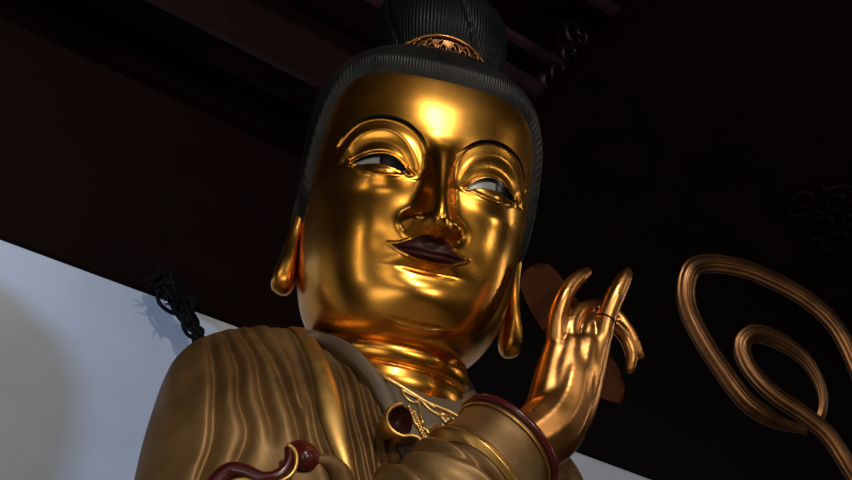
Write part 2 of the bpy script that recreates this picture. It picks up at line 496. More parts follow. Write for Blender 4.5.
def build_knot():
    zc = hermite([0,.08,.3,.6,.9,1.15,1.3,1.36],[.50,.57,.66,.71,.68,.50,.25,.02])
    ns, nt = 70, 720
    h = np.concatenate([np.linspace(0,.9,40,endpoint=False), .9+.46*np.sin(np.linspace(0,1,30)*math.pi/2)])
    a = np.linspace(0, 2*math.pi, nt, endpoint=False)
    r = zc(h)[:, None] + .009*np.abs(np.sin(60*a[None] + 5*h[:, None])) - .0
    groove = .02*np.exp(-((np.mod(a[None]+.6*h[:, None], 2*math.pi/5)-.6)/.05)**2)
    r = np.maximum(r - groove*smooth(1.36, 1.1, h)[:, None], .005)
    V = np.stack([.05 + 1.03*r*np.sin(a)[None], -.24 - .10*h[:, None] + r*np.cos(a)[None]*.92, 1.50 + h[:, None] + 0*r], -1)
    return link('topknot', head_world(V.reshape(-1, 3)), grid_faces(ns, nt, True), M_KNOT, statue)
build_knot()

# gold crest in front of the topknot: arched plate with a rolled rim and curls
def crest_pt(a, h, off):
    R = .70 + off
    return np.stack([R*np.sin(a) + .01, -.22 + R*np.cos(a)*.95, 1.49 + h], -1)
crest = Shape()
na, nh = 61, 10
aa = np.linspace(-.74, .74, na); top = .34*np.sqrt(np.maximum(1-(aa/.75)**2, 0))+.01
P = []
for j in range(nh):
    P.append(crest_pt(aa, top*j/(nh-1)-.05, .0))
front = np.array(P); back = front - np.array([0, .05, 0])
V = np.concatenate([front.reshape(-1, 3), back.reshape(-1, 3)])
F = grid_faces(nh, na).tolist() + [[i + na*nh for i in f[::-1]] for f in grid_faces(nh, na).tolist()]
F += [[(nh-1)*na+i, (nh-1)*na+i+1, nh*na+(nh-1)*na+i+1, nh*na+(nh-1)*na+i] for i in range(na-1)]
crest.add(head_world(V), F)
crest_o = crest.build('hair_crest', M_CREST, statue)
rim = Shape().tube(head_world(crest_pt(aa, top-.05, .012)), .022*U, 10)
rim.build('crest_rim', M_HANDGOLD, crest_o)
curl = Shape()
for c in np.linspace(-.56, .56, 8):
    hh = .34*math.sqrt(1-(c/.75)**2)
    sgn = 1 if c > 0 else -1
    q = np.linspace(0, 2.6*math.pi, 40); rr = .075*(1 - q/ (3.2*math.pi))
    A = c + sgn*rr*np.sin(q)/.7; Hh = hh*.50 + rr*np.cos(q)
    curl.tube(head_world(crest_pt(A, Hh, .02)), .016*U, 8)
curl.build('crest_scrollwork', M_CREST, crest_o)

# ---------------------------------------------------------------- ears: long lobes hanging from the side of the head
def build_ear(side, xt, xb, zb):
    out = spline([(.10,.42),(-.12,.52),(-.36,.42),(-.46,.15),(-.42,-.20),(-.30,-.52),(-.24,-.80),(-.21,-1.0),(-.08,-1.10),(.06,-1.02),(.09,-.80),(.06,-.50),(.10,-.20),(.16,.10)], 120, True)
    n, m = 120, 26
    c = np.array([-.13, -.12])
    spine_z = lambda z: z
    Vs = []
    for sidef in (1, -1):
        for j in range(m):
            k = math.sin(j/(m-1)*math.pi/2)
            # shrink towards a spine so long lobes keep their outline
            cen = np.stack([np.interp(out[:,1], [-1.1,-.5,.0,.5],[-.07,-.12,-.14,-.12]), np.clip(out[:,1], -.95, .38)], 1)
            p = cen + (out-cen)*(1-j/(m-1))
            dome = (1-(1-j/(m-1))**2.2)**.5
            th = (.055 + .045*smooth(-.55, -.95, p[:,1]))*dome
            if sidef > 0:
                e = 1 - np.linalg.norm((p-cen), axis=1)/(np.linalg.norm(out-cen, axis=1)+1e-6)
                inner = smooth(-.55, -.25, p[:,1])*smooth(.30, .60, e)
                th = th + .03*smooth(0,.25,e) - .075*inner
            zz = np.where(p[:,1] < 0, p[:,1]*(-zb/1.10), p[:,1])
            lean = xt + (xb-xt)*smooth(-.25, zb*.92, zz)
            x = side*(lean + sidef*th)
            Vs.append(np.stack([x + 0*p[:,0], p[:,0], zz], 1))
    V = np.array(Vs)
    A = V[:m].reshape(-1, 3); B = V[m:].reshape(-1, 3)
    F = np.vstack([grid_faces(m, n, True, side < 0), grid_faces(m, n, True, side > 0) + m*n])
    return link('ear', head_world(np.vstack([A, B])), F, M_GOLD, statue)
build_ear(-1, 1.08, 1.11, -1.07)
build_ear(1, 1.09, 1.15, -1.23)

# ---------------------------------------------------------------- neck with its rings
def build_neck():
    nz, na = 160, 200
    z = np.linspace(-2.45, -1.1, nz)[:, None]; a = np.linspace(0, 2*math.pi, na, endpoint=False)[None]
    x = np.sin(a); c = np.cos(a)
    crease = -1.80 + .12*c**2*0 + .13*(1-c)/2 - .02*x
    low = -2.13 + .12*(1-c)/2 - .04*x
    r = .735 + 0*z*a
    r = r + .05*np.exp(-((z-crease-.11)/.10)**2) - .035*np.exp(-((z-crease)/.022)**2)
    r = r + .03*np.exp(-((z-crease+.13)/.10)**2) - .10*smooth(crease-.2, crease-.5, z) - .03*np.exp(-((z-low)/.03)**2)
    V = np.stack([r*x*1.0 - .02, r*c + .02, z+0*r], -1).reshape(-1, 3)
    return link('neck', to_world(V), grid_faces(nz, na, True, True), M_GOLD, statue)
build_neck()
# ================================================================ robe, chest, jewellery
def on_torso(L, off=0.0):
    """(x, z) points on the front of the torso"""
    L = np.asarray(L, float)
    return np.stack([L[:,0], torso_f0(L[:,0], L[:,1]) + off, L[:,1]], 1)

FOLDS = [  # groove lines on the robe, (x, z), with depth and width
    ([(-1.80,-1.30),(-1.72,-1.66),(-1.635,-2.01),(-1.555,-2.37),(-1.50,-2.80),(-1.52,-3.06),(-1.62,-3.5)], .055, .040),
    ([(-1.68,-1.30),(-1.594,-1.64),(-1.43,-2.05),(-1.363,-2.40),(-1.26,-2.68),(-1.27,-2.91),(-1.36,-3.2)], .060, .040),
    ([(-1.53,-1.30),(-1.44,-1.63),(-1.27,-1.97),(-1.177,-2.33),(-1.07,-2.62),(-1.02,-2.85)], .065, .042),
    ([(-1.40,-1.30),(-1.28,-1.65),(-1.058,-2.04),(-.943,-2.34),(-.84,-2.60),(-.78,-2.9)], .065, .042),
    ([(-1.25,-1.30),(-1.09,-1.61),(-.93,-1.95),(-.84,-2.25),(-.80,-2.5)], .05, .036),
    ([(-1.13,-1.30),(-1.00,-1.62),(-.86,-1.98),(-.765,-2.30),(-.67,-2.65),(-.52,-3.0),(-.35,-3.5)], .045, .034),
    ([(-.95,-1.30),(-.76,-1.60),(-.565,-1.98),(-.435,-2.44),(-.285,-2.97),(-.12,-3.5)], .060, .032),
    ([(-.88,-1.30),(-.69,-1.60),(-.50,-1.98),(-.36,-2.44),(-.19,-2.97),(-.02,-3.5)], .055, .030),
    ([(-.80,-1.30),(-.62,-1.60),(-.41,-1.95),(-.27,-2.36),(-.11,-2.95),(.05,-3.5)], .050, .030),
    ([(-.72,-1.35),(-.50,-1.68),(-.30,-2.0),(-.17,-2.36),(-.02,-2.9)], .035, .028)]
FOLDS = [(spline(p, 60), a, w) for p, a, w in FOLDS]
OPENING = spline([(-.80,-1.20),(-.68,-1.62),(-.42,-1.86),(-.23,-2.13),(-.14,-2.35),(-.02,-2.62),(.20,-2.85),(.45,-2.78),(.70,-2.45),(.88,-2.15),(1.02,-1.8),(1.0,-1.2)], 200)

def robe_disp(x, z):
    D = np.zeros(x.shape)
    k = (x < .3) & (x > -1.9) & (z > -3.6)
    a, b = x[k], z[k]; d = np.zeros(a.shape)
    a = a + .012*np.sin(3.1*b+5*a) + .004*np.sin(9*b-6*a+2*np.sin(2*b))
    for L, dep, wd in FOLDS:
        r, p = dist_line(a, b, L)
        fade = smooth(0, .06, p)*smooth(1.0, .80, p)
        d += fade*(-dep*np.exp(-(r/wd)**2) + .28*dep*np.exp(-((r-2.6*wd)/(1.8*wd))**2))
    D[k] = d
    D += .012*np.sin(x*3.1+z*2.0)*np.sin(z*2.7-x)
    return D

def build_robe():
    zz = np.concatenate([np.linspace(-7.2,-3.6,40,endpoint=False), np.linspace(-3.6,-1.36,320)])
    uf = np.linspace(-1, 1, 481); th = np.linspace(math.pi/2, 3*math.pi/2, 61)[1:-1]
    rows = []
    for z in zz:
        w, f, b = float(tw(z)), float(tf(z)), float(tb(z))
        x = w*np.sin(uf*math.pi/2); u = np.abs(x)/w
        ff = f*np.maximum(1-u**NT, 0)**(1/NT)
        zs = z - sag(x)
        ff = ff + robe_disp(x, zs)*smooth(1.0, .93, u)
        s, c = np.sin(th), np.cos(th)
        kk = (np.abs(s)**NT + np.abs(c)**NT)**(-1/NT)
        xb, fb = w*s*kk, b*c*kk
        rows.append(np.stack([np.concatenate([x, xb]), np.concatenate([ff, fb]), np.concatenate([zs, z - sag(xb)])], 1))
    V = np.vstack(rows); nc = len(rows[0])
    F = grid_faces(len(zz), nc, True)
    inn = inside(V[:,0], V[:,2], OPENING) & (V[:,1] > -.15)
    F = F[~inn[F].any(1)]
    # drop loose points
    used = np.zeros(len(V), bool); used[F] = True
    idx = np.cumsum(used)-1
    return link('robe', to_world(V[used]), idx[F], M_ROBE, statue)
robe = build_robe()

# chest under the robe
NECKLINE = hermite([-1.3,-.35,-.18,-.05,.09,.23,.42,.57,.75,1.2],[-1.62,-1.78,-1.95,-2.015,-2.08,-2.135,-2.165,-2.205,-2.23,-2.26])
def chest_f(x, z):
    sd = sdist(x, z, OPENING)
    return torso_f0(x, np.minimum(z, NECKLINE(x))) - .06 + .15*smooth(0, .16, sd) - 1.2*np.maximum(z-NECKLINE(x)-.012, 0)
def build_chest():
    zz = np.linspace(-3.2, -1.45, 180); uf = np.linspace(-1, 1, 140)
    rows = []
    for z in zz:
        x = -.05 + 1.0*np.sin(uf*math.pi/2)
        f = chest_f(x, np.full_like(x, z)) - .25*np.abs(uf)**5
        rows.append(np.stack([x, f, np.full_like(x, z)], 1))
    return link('chest', to_world(np.vstack(rows)), grid_faces(180, 140), M_CHEST, statue)
build_chest()

# plain rounded collar band round the neck
ci = spline([(-.95,-.15,-1.42),(-.882,.274,-1.49),(-.742,.396,-1.504),(-.494,.681,-1.668),(-.262,.798,-1.884),(-.112,.835,-2.058),(.01,.842,-2.19),(.12,.87,-2.36),(.26,.93,-2.6)], 120)
co = spline([(-1.0,-.10,-1.52),(-.90,.384,-1.602),(-.745,.43,-1.63),(-.525,.67,-1.82),(-.335,.78,-2.02),(-.205,.85,-2.215),(-.11,.92,-2.375),(-.01,.97,-2.55),(.10,1.0,-2.75)], 120)
P = []
for k in np.linspace(0, 1, 12):
    c = (ci*(1-k) + co*k)[:95]; c[:,1] += .035*math.sin(math.pi*k)**.6 + .01 - .10*(k in (0., 1.)); P.append(c)
link('collar', to_world(np.array(P).reshape(-1, 3)), grid_faces(12, 95), M_COLLAR, statue)

# smooth bright stole band lying over the folds
bl = spline([(-1.03,-1.45),(-.93,-1.64),(-.785,-2.05),(-.665,-2.52),(-.45,-2.99),(-.25,-3.5)], 70)
br = spline([(-.86,-1.45),(-.77,-1.60),(-.600,-1.99),(-.475,-2.45),(-.33,-2.97),(-.15,-3.5)], 70)
P = []
for k in np.linspace(0, 1, 14):
    c = bl*(1-k)+br*k; P.append(on_torso(c, .03 + .03*(4*k*(1-k))**.5))
P = np.array(P)
link('stole_band', to_world(P.reshape(-1, 3)), grid_faces(14, 70, False, True), M_BAND, robe)

# necklace on the chest
neck = empty('necklace', (0, 0, 0)); neck.parent = statue; parent_origin['necklace'] = (0, 0, 0)
def on_chest(L, off=.012):
    L = np.asarray(L, float) + [0, -.03]
    return np.stack([L[:,0], chest_f(L[:,0], np.minimum(L[:,1], NECKLINE(L[:,0])-.0)) + off, L[:,1]], 1)
def chest_line(L, n, off=.012): return to_world(on_chest(spline(L, n), off))
Shape().tube(chest_line([(-.35,-1.75),(-.18,-1.92),(-.05,-1.985),(.09,-2.05),(.23,-2.105),(.42,-2.135),(.57,-2.175),(.75,-2.2)], 60), .020*U, 8).build('necklace_wire', M_FILIGREE, neck)
SW = [[(-.02,-2.03),(.02,-2.10),(.09,-2.14),(.15,-2.10)], [(.13,-2.08),(.15,-2.20),(.17,-2.32)],
      [(.15,-2.08),(.24,-2.17),(.34,-2.21),(.40,-2.27)], [(.06,-2.25),(.12,-2.36),(.22,-2.38),(.30,-2.31)],
      [(.20,-2.38),(.28,-2.45),(.36,-2.40),(.38,-2.33)], [(.38,-2.22),(.46,-2.20),(.50,-2.27),(.46,-2.36)],
      [(.50,-2.20),(.58,-2.24),(.60,-2.32),(.55,-2.38)], [(-.02,-2.03),(.06,-2.06),(.14,-2.08),(.30,-2.14)]]
s_ = Shape()
for L in SW: s_.tube(chest_line(L, 24), .013*U, 7)
s_.build('necklace_swags', M_FILIGREE, neck)
for L, n in (([(.05,-2.20),(.12,-2.35),(.20,-2.50),(.22,-2.66)], 16), ([(.36,-2.30),(.38,-2.42),(.42,-2.52)], 9), ([(.10,-2.24),(.17,-2.40),(.26,-2.54)], 12), ([(.42,-2.30),(.45,-2.40),(.49,-2.46)], 7)):
    b_ = Shape()
    for p in chest_line(L, n): b_.ball(p, .019*U, 8)
    b_.build('bead_string', M_FILIGREE, neck)
for p, sc in (((.36,-2.20), (1.5,1,1)), ((.41,-2.24), (1.2,1,1)), ((.17,-2.33), (.9,.9,1.1))):
    Shape().ball(to_world(on_chest([p], .02))[0], .028*U, 10, sc).build('necklace_pendant', M_FILIGREE, neck)

# rolled lapel curl in the middle of the chest
def torso_curve(L, n, off): return on_torso(spline(L, n), off)
LC = [(-.02,-2.16),(-.10,-2.20),(-.17,-2.28),(-.19,-2.40),(-.13,-2.51),(-.02,-2.56),(.09,-2.53),(.18,-2.55),(.22,-2.64),(.20,-2.78),(.10,-2.92)]
c0 = torso_curve([(-.13+.78*(x_+.13), -2.37+.78*(z_+2.37)-.075) for x_, z_ in LC], 70, .28)
curl = empty('lapel_curl', (0, 0, 0)); curl.parent = robe; parent_origin['lapel_curl'] = (0, 0, 0)
def ribbon(c, depth, th, matr, name, parent, shrink=0., cen=None):
    """cloth edge standing out from the body: a strip going back from the curve, with a rounded lip"""
    n = len(c); rows = []
    prof = [(0, th), (-.35, th), (-1, th*.8), (-1, -th*.8), (-.35, -th), (0, -th), (.05, -th*.5), (.05, th*.5)]
    T = np.gradient(c, axis=0); T /= np.linalg.norm(T, axis=1)[:, None]
    Nn = np.stack([-T[:,2], 0*T[:,0], T[:,0]], 1)
    V = np.array([c + np.array([0, 1, 0])*(a*depth) + Nn*b for a, b in prof])
    F = grid_faces(len(prof), n, False).tolist()
    F += [[(len(prof)-1)*n+i, (len(prof)-1)*n+i+1, i+1, i] for i in range(n-1)]
    return link(name, to_world(V.reshape(-1, 3)), F, matr, parent)
ribbon(c0, .30, .020, M_BAND, 'lapel_curl_edge', robe)
bpy.data.objects.remove(curl)
cup = spline([(-.02,-2.18),(-.10,-2.22),(-.16,-2.30),(-.175,-2.40),(-.12,-2.49),(-.02,-2.54),(.07,-2.50),(.10,-2.38),(.08,-2.25)], 60, True)
m = cup.mean(0); P = []
for k in np.linspace(0, 1, 8):
    q = m + (cup-m)*(1-k); q = np.array([-.13, -2.37]) + .78*(q - [-.13, -2.37]); P.append(on_torso(q - [0, .07], .25 - .15*math.sin(k*math.pi/2)))
link('lapel_lining', to_world(np.array(P).reshape(-1, 3)), grid_faces(8, 60, True, True), M_LINING, robe)

# red-lined sleeve mouth curling at the lower left
HL = [(-1.47,-3.34),(-1.41,-3.18),(-1.33,-3.085),(-1.22,-3.085),(-1.10,-3.12),(-1.00,-3.10),(-.93,-3.03),(-.90,-2.93),(-.915,-2.83)]
hl = torso_curve(HL, 70, .13)
S = Shape().tube(to_world(hl), np.linspace(.085, .036, 70)*U, 14)
LP = spline([(-.93,-2.80),(-.87,-2.725),(-.77,-2.71),(-.68,-2.77),(-.65,-2.87),(-.70,-2.96),(-.79,-2.98),(-.88,-2.93)], 60, True)
m = LP.mean(0); P = []
for k in np.linspace(0, 1, 12):
    q = m + (LP-m)*(1-k); P.append(on_torso(q, .03 + .11*math.sin(k*math.pi/2)**.8))
P = np.array(P)
S.add(to_world(P.reshape(-1, 3)), grid_faces(12, 60, True, True))
lining = S.build('sleeve_lining', M_RED, robe)
GE = torso_curve([(-1.38,-3.36),(-1.32,-3.20),(-1.22,-3.155),(-1.10,-3.18),(-.97,-3.15),(-.87,-3.06),(-.845,-2.95),(-.87,-2.86),(-.93,-2.81)], 90, .17)
Shape().tube(to_world(GE), .020*U, 8).build('lining_piping', M_BAND, lining)
RB = torso_curve([(-.66,-2.86),(-.56,-2.86),(-.47,-2.93),(-.42,-3.05),(-.36,-3.2)], 40, .0)
Shape().tube(to_world(RB), np.linspace(.05,.13,40)*U, 12).build('sleeve_roll', M_ROBE, robe)

# ---------------------------------------------------------------- raised arm: sleeve, cuff, hand
AX = np.array([.595, -.006, .769]); AX /= np.linalg.norm(AX)
C0 = np.array([.868, 1.20, -2.475])
path = spline([C0, C0-AX*.45+[0,.06,0], C0-AX*1.0+[0,.22,0], C0-AX*1.7+[-.02,.40,0]], 120)
def build_sleeve():
    m, n = 120, 160
    T = np.gradient(path, axis=0); T /= np.linalg.norm(T, axis=1)[:, None]
    e1 = np.cross(T, np.array([0, 1., 0])); e1 /= np.linalg.norm(e1, axis=1)[:, None]; e2 = np.cross(e1, T)
    s = np.linspace(0, 1.75, m)[:, None]; a = np.linspace(0, 2*math.pi, n, endpoint=False)[None]
    r = .44 + .03*np.exp(-(s/.08)**2) + .09*s
    for sc, dep, wd, tilt in ((.40,.035,.03,.05), (.58,.06,.045,.10), (.80,.06,.05,-.12), (1.02,.06,.05,.16), (1.25,.06,.05,-.1)):
        g = s - sc - tilt*np.sin(a+.6)
        r = r - dep*np.exp(-(g/wd)**2) + .6*dep*np.exp(-((g-2*wd)/(1.4*wd))**2)
    V = path[:, None] + r[..., None]*(np.cos(a)[..., None]*e1[:, None] + np.sin(a)[..., None]*e2[:, None])
    # turned-in mouth
    rings = [path[0] + rr*(np.cos(a.T)*e1[0] + np.sin(a.T)*e2[0]) + dd*T[0] for rr, dd in ((.30,.5),(.40,.10),(.44,.02))]
    V = np.vstack([np.vstack(rings), V.reshape(-1, 3)])
    sl = link('sleeve', to_world(V), grid_faces(m+3, n, True), M_ROBE, statue)
    ring = lambda rr, d: path[0] + rr*(np.cos(a.T)*e1[0] + np.sin(a.T)*e2[0]) + d*T[0]
    Shape().tube(to_world(ring(.475, -.005)), .036*U, 12, closed=True).build('cuff_trim', M_RED, sl)
    Shape().tube(to_world(ring(.474, .062)), .009*U, 8, closed=True).build('cuff_piping', M_BAND, sl)
    # gold band round the sleeve behind the cuff
    k = np.arange(28, 40); P = V[3*n:].reshape(m, n, 3)[k]; c = path[k][:, None]
    bul = np.sin(np.linspace(0, math.pi, len(k)))[:, None, None]
    P = c + (P-c)*(1.025 + .03*bul)
    link('sleeve_band', to_world(P.reshape(-1, 3)), grid_faces(len(k), n, True), M_BAND, sl)
    return sl
sleeve = build_sleeve()

# the sleeve's upper part, from the shoulder down to the elbow (below the picture)
up_ = spline([(1.45,.10,-2.75),(1.62,.70,-3.6),(1.25,1.25,-4.25),(.45,1.60,-4.35),(-.10,1.66,-4.0)], 60)
Shape().tube(to_world(up_), np.linspace(.55,.66,60)*U, 40).build('upper_sleeve', M_ROBE, statue)

def chain(S, L, n=10):
    L = np.array(L); Q = spline(L, n*(len(L)-1))
    W = to_world(Q[:, :3]); r = Q[:, 3]*U
    S.tube(W, r, 12)
    S.ball(W[0], r[0], 12); S.ball(W[-1], r[-1], 12)
hand = Shape()
chain(hand, [(0.84,1.22,-2.64,.25),(1.04,1.17,-2.45,.282),(1.24,1.11,-2.25,.30),(1.37,1.08,-2.00,.27),(1.42,1.08,-1.75,.225),(1.46,1.07,-1.52,.16)])
chain(hand, [(1.15,1.12,-2.33,.19),(1.20,1.12,-1.992,.165),(1.245,1.09,-1.70,.145),(1.268,1.09,-1.50,.115)])
chain(hand, [(1.236,1.13,-2.292,.204),(1.313,1.13,-2.027,.190),(1.36,1.10,-1.70,.175),(1.398,1.09,-1.45,.135)])
chain(hand, [(1.279,1.13,-2.266,.212),(1.41,1.13,-2.006,.195),(1.49,1.10,-1.68,.175),(1.54,1.09,-1.42,.135)])
chain(hand, [(1.327,1.10,-2.229,.215),(1.49,1.10,-1.98,.180),(1.59,1.10,-1.64,.140),(1.675,1.10,-1.32,.098)])
chain(hand, [(1.262,1.09,-1.50,.095),(1.250,1.11,-1.212,.088),(1.303,1.12,-.974,.083),(1.415,1.08,-.782,.074),(1.530,1.03,-.655,.054)])
chain(hand, [(1.680,1.10,-1.32,.096),(1.713,1.12,-1.08,.095),(1.775,1.13,-.882,.094),(1.847,1.12,-.71,.080),(1.893,1.10,-.605,.056)])
chain(hand, [(1.387,1.09,-1.42,.105),(1.390,1.09,-1.242,.082),(1.471,1.05,-1.077,.074),(1.616,.98,-.959,.068),(1.776,.92,-.92,.065),(1.915,.90,-.972,.060),(2.03,.90,-1.098,.055),(2.105,.90,-1.23,.047),(2.152,.90,-1.312,.034)])
chain(hand, [(1.533,1.09,-1.36,.100),(1.571,1.07,-1.20,.082),(1.694,1.0,-1.10,.072),(1.845,.94,-1.083,.066),(1.984,.90,-1.167,.064),(2.058,.89,-1.312,.062),(2.054,.88,-1.45,.050)])
chain(hand, [(1.42,1.0,-2.002,.157),(1.56,.95,-1.75,.110),(1.68,.92,-1.56,.080),(1.74,.90,-1.46,.060)])
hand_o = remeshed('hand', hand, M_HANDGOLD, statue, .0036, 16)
# crack round the tall finger
T = np.array([.35, .02, .94]); T /= np.linalg.norm(T)
e1 = np.cross(T, [0, 1., 0]); e1 /= np.linalg.norm(e1); e2 = np.cross(e1, T)
a = np.linspace(0, 2*math.pi, 40, endpoint=False)[:, None]
c = np.array([1.703, 1.115, -1.13])
Shape().tube(to_world(c + .094*(np.cos(a)*e1 + np.sin(a)*e2)), .008*U, 6, closed=True).build('finger_joint_line', M_SOOT, hand_o)

# lotus pedestal carrying the figure (below the picture)
n = 96; a = np.linspace(0, 2*math.pi, n, endpoint=False)
P = []
for r, z in ((0.0,0.002),(.95,0.002),(1.0,.10),(.92,.22),(.70,.40),(.66,.62),(.78,.80),(.95,.95),(.98,1.08),(.90,1.20),(0.0,1.205)):
    rr = r*(1+.05*np.abs(np.sin(8*a))) if .6 < z < 1.15 else r+0*a
    P.append(np.stack([rr*np.cos(a), rr*np.sin(a)*.8+.02, z+0*a], 1))
link('lotus_pedestal', np.vstack(P), grid_faces(len(P), n, True), M_ROBE, statue)

# ---------------------------------------------------------------- leaf held behind the hand
tip, end = np.array([1.06, -.60]), np.array([2.03, -1.75])
dv = end-tip; L_ = np.linalg.norm(dv); dv /= L_; nv = np.array([dv[1], -dv[0]])
nl, nw = 60, 15; t = np.linspace(0, 1, nl)
half = hermite([0,.04,.12,.3,.5,.8,.93,1.0],[.06,.17,.215,.24,.235,.20,.12,.0])(t)
V = []
for sg in (1, -1):
    for k in np.linspace(-1, 1, nw):
        p = tip + np.outer(t*L_, dv) + np.outer(half*k, nv)
        f = .735 + .05*k*k*1.0 - .06*np.sin(math.pi*t) + sg*.018*(1-k*k)**.5 + .012*sg*np.exp(-(k/.12)**2)
        V.append(np.stack([p[:,0], f, p[:,1]], 1))
V = np.array(V)
F = np.vstack([grid_faces(nw, nl), grid_faces(nw, nl, False, True)+nw*nl])
leaf = link('carved_leaf', to_world(V.reshape(-1, 3)), F, M_LEAF)
tag(leaf, 'dark brown carved leaf held behind the fingers of the raised gold hand', 'leaf')
# ================================================================ the hall
WA = math.radians(23.468)
WD = np.array([math.cos(WA), math.sin(WA), 0]); WN = np.array([math.sin(WA), -math.cos(WA), 0]); WZ = np.array([0, 0, 1.])
WP = np.array([-1.2154, 1.5970, 3.3864])            # a point of the top edge of the white wall
RM = np.stack([WD, WN, WZ], 1)
def hall(a, d, z): return WP*[1,1,0] + WD*a + WN*d + WZ*z      # along the wall, out from it, height
def hbox(S, a0, a1, d0, d1, z0, z1, bev=.01):
    return S.box(hall((a0+a1)/2, (d0+d1)/2, (z0+z1)/2), a1-a0, d1-d0, z1-z0, RM, bev)
ZT = 3.3864
def structure(S, name, m, label=None):
    o = S.build(name, m, None, False); tag(o, label, None, None, 'structure'); return o
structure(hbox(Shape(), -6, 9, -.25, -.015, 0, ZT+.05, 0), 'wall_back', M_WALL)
structure(hbox(Shape(), -6, 9, -.25, 7.5, -.2, 0, 0), 'floor', M_FLOOR)
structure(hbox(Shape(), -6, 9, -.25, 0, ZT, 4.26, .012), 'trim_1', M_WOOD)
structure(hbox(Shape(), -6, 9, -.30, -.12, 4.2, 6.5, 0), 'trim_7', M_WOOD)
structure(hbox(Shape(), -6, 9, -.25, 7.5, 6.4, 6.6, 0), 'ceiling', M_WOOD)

# sloping panel ceiling on the right: it climbs from the wall towards the viewer
sl = math.atan(.464); AR = 1.381
S_ = Shape(); ln = 6.5
Rs = np.stack([WD, WN*math.cos(sl)+WZ*math.sin(sl), -WN*math.sin(sl)+WZ*math.cos(sl)], 1)
c = hall(AR, 0, ZT) + Rs[:,0]*4.0 + Rs[:,1]*ln/2 + Rs[:,2]*.05
S_.box(c, 8.0, ln, .10, Rs, .008)
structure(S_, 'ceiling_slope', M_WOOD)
# timber beams under the roof, running along the wall
def beam(name, z0, z1, d0, d1, a0=-5, a1=8, m=None, mould=None):
    S = Shape(); hbox(S, a0, a1, d0, d1, z0, z1, .018)
    return structure(S, name, m or M_WOODGLOSS)
beam('trim_2', 4.44, 4.80, .05, .30)
for k, zz_ in enumerate((4.40,)):
    S = Shape().tube(np.array([hall(a_, .31, 4.43) for a_ in np.linspace(-5, 1.36, 40)]), .022, 10)
    structure(S, 'trim_3', M_WOODGLOSS)
beam('trim_4', 4.73, 4.83, .40, .60, m=M_BEAM)
beam('trim_5', 4.93, 5.0, .40, .62, m=M_BEAM)
beam('trim_6', 5.40, 5.50, .40, .64, m=M_BEAM)
def cloud(name, pts, r, d, label):
    """carved cloud-shaped bracket: a scrolled plate with rolled edges"""
    S = Shape()
    for a_, z_, rr, sg in pts:
        q = np.linspace(0, 3.2*math.pi, 46); R_ = rr*(1-q/(3.9*math.pi))
        S.tube(np.array([hall(a_+sg*R_[i]*math.sin(q[i]), d+.05*q[i]/9, z_+R_[i]*math.cos(q[i])) for i in range(46)]), np.linspace(r, r*.6, 46), 8)
    A = np.array([[p[0], p[1]] for p in pts]); 
    for i in range(len(pts)-1):
        S.tube(np.array([hall(pts[i][0], d-.03, pts[i][1]), hall(pts[i+1][0], d-.03, pts[i+1][1])]), .04, 8)
    for a_, z_, rr, sg in pts: S.ball(hall(a_, d-.05, z_), rr*.9, 14, (1, .5, 1))
    o = S.build(name, M_BRACKET); tag(o, label, 'bracket'); return o
cloud('carved_bracket', [(2.07,4.89,.07,1),(2.18,5.17,.08,-1),(2.30,5.15,.07,1),(2.25,4.98,.08,-1),(2.13,5.03,.07,1)], .020, .60, 'dark carved cloud bracket between the roof beams right of the black topknot')
def slope_pt(a_, d_, off): return hall(a_, d_, ZT + .464*d_) - Rs[:,2]*off
S = Shape()
for a_, d_, rr, sg in ((2.62,1.56,.09,1),(2.73,1.62,.08,-1),(2.80,1.52,.09,1),(2.92,1.50,.08,-1),(2.85,1.66,.07,1)):
    q = np.linspace(0, 3*math.pi, 40); R_ = rr*(1-q/(3.8*math.pi))
    S.tube(np.array([slope_pt(a_+sg*R_[i]*math.sin(q[i]), d_+R_[i]*math.cos(q[i]), .012) for i in range(40)]), .010, 8)
o = S.build('carved_ceiling_boss', M_WOOD); tag(o, 'dim carved scroll boss on the sloping dark ceiling above the gold scroll', 'carving')

# tangle of black cables hanging at the top edge of the wall
random.seed(4)
S = Shape()
base = np.array([0.004, -.035]) + np.array([[.60,3.45],[.64,3.415],[.685,3.375],[.735,3.33],[.775,3.288],[.81,3.245],[.85,3.19],[.87,3.05]])
wide = [.035,.050,.048,.034,.022,.016,.014,.012]
DB = .11
for k in range(16):
    L = [hall(b_[0]+random.uniform(-w_,w_), DB+random.uniform(-.03,.03), b_[1]+random.uniform(-w_,w_)*.8) for b_, w_ in zip(base, wide)]
    S.tube(spline(L, 60), random.uniform(.004,.009), 7)
for k in range(34):                                   # frayed ends sticking out of the thick part
    i = random.randint(0, 3); p = hall(base[i][0]+random.uniform(-.03,.03), DB, base[i][1]+random.uniform(-.02,.02))
    g = lambda s_: WD*random.uniform(-s_,s_)+WZ*random.uniform(-s_,s_*.8)+WN*random.uniform(-.02,.03)
    q = p + g(.035); L = [p, q, q + g(.03), q + g(.045)]
    S.tube(spline(L, 16), np.linspace(.007,.002,16), 6)
for t_ in np.linspace(0, .8, 16):
    i = t_*6.9; j_ = int(i); b_ = base[j_]+(base[j_+1]-base[j_])*(i-j_); w_ = wide[j_]
    S.ball(hall(b_[0]+random.uniform(-.01,.01), DB, b_[1]), w_*random.uniform(.5,.8), 9, (1,.7,.9))
o = S.build('cable_bundle', M_SOOT); tag(o, 'tangled black cable bundle hanging at the top edge of the white wall', 'cable')

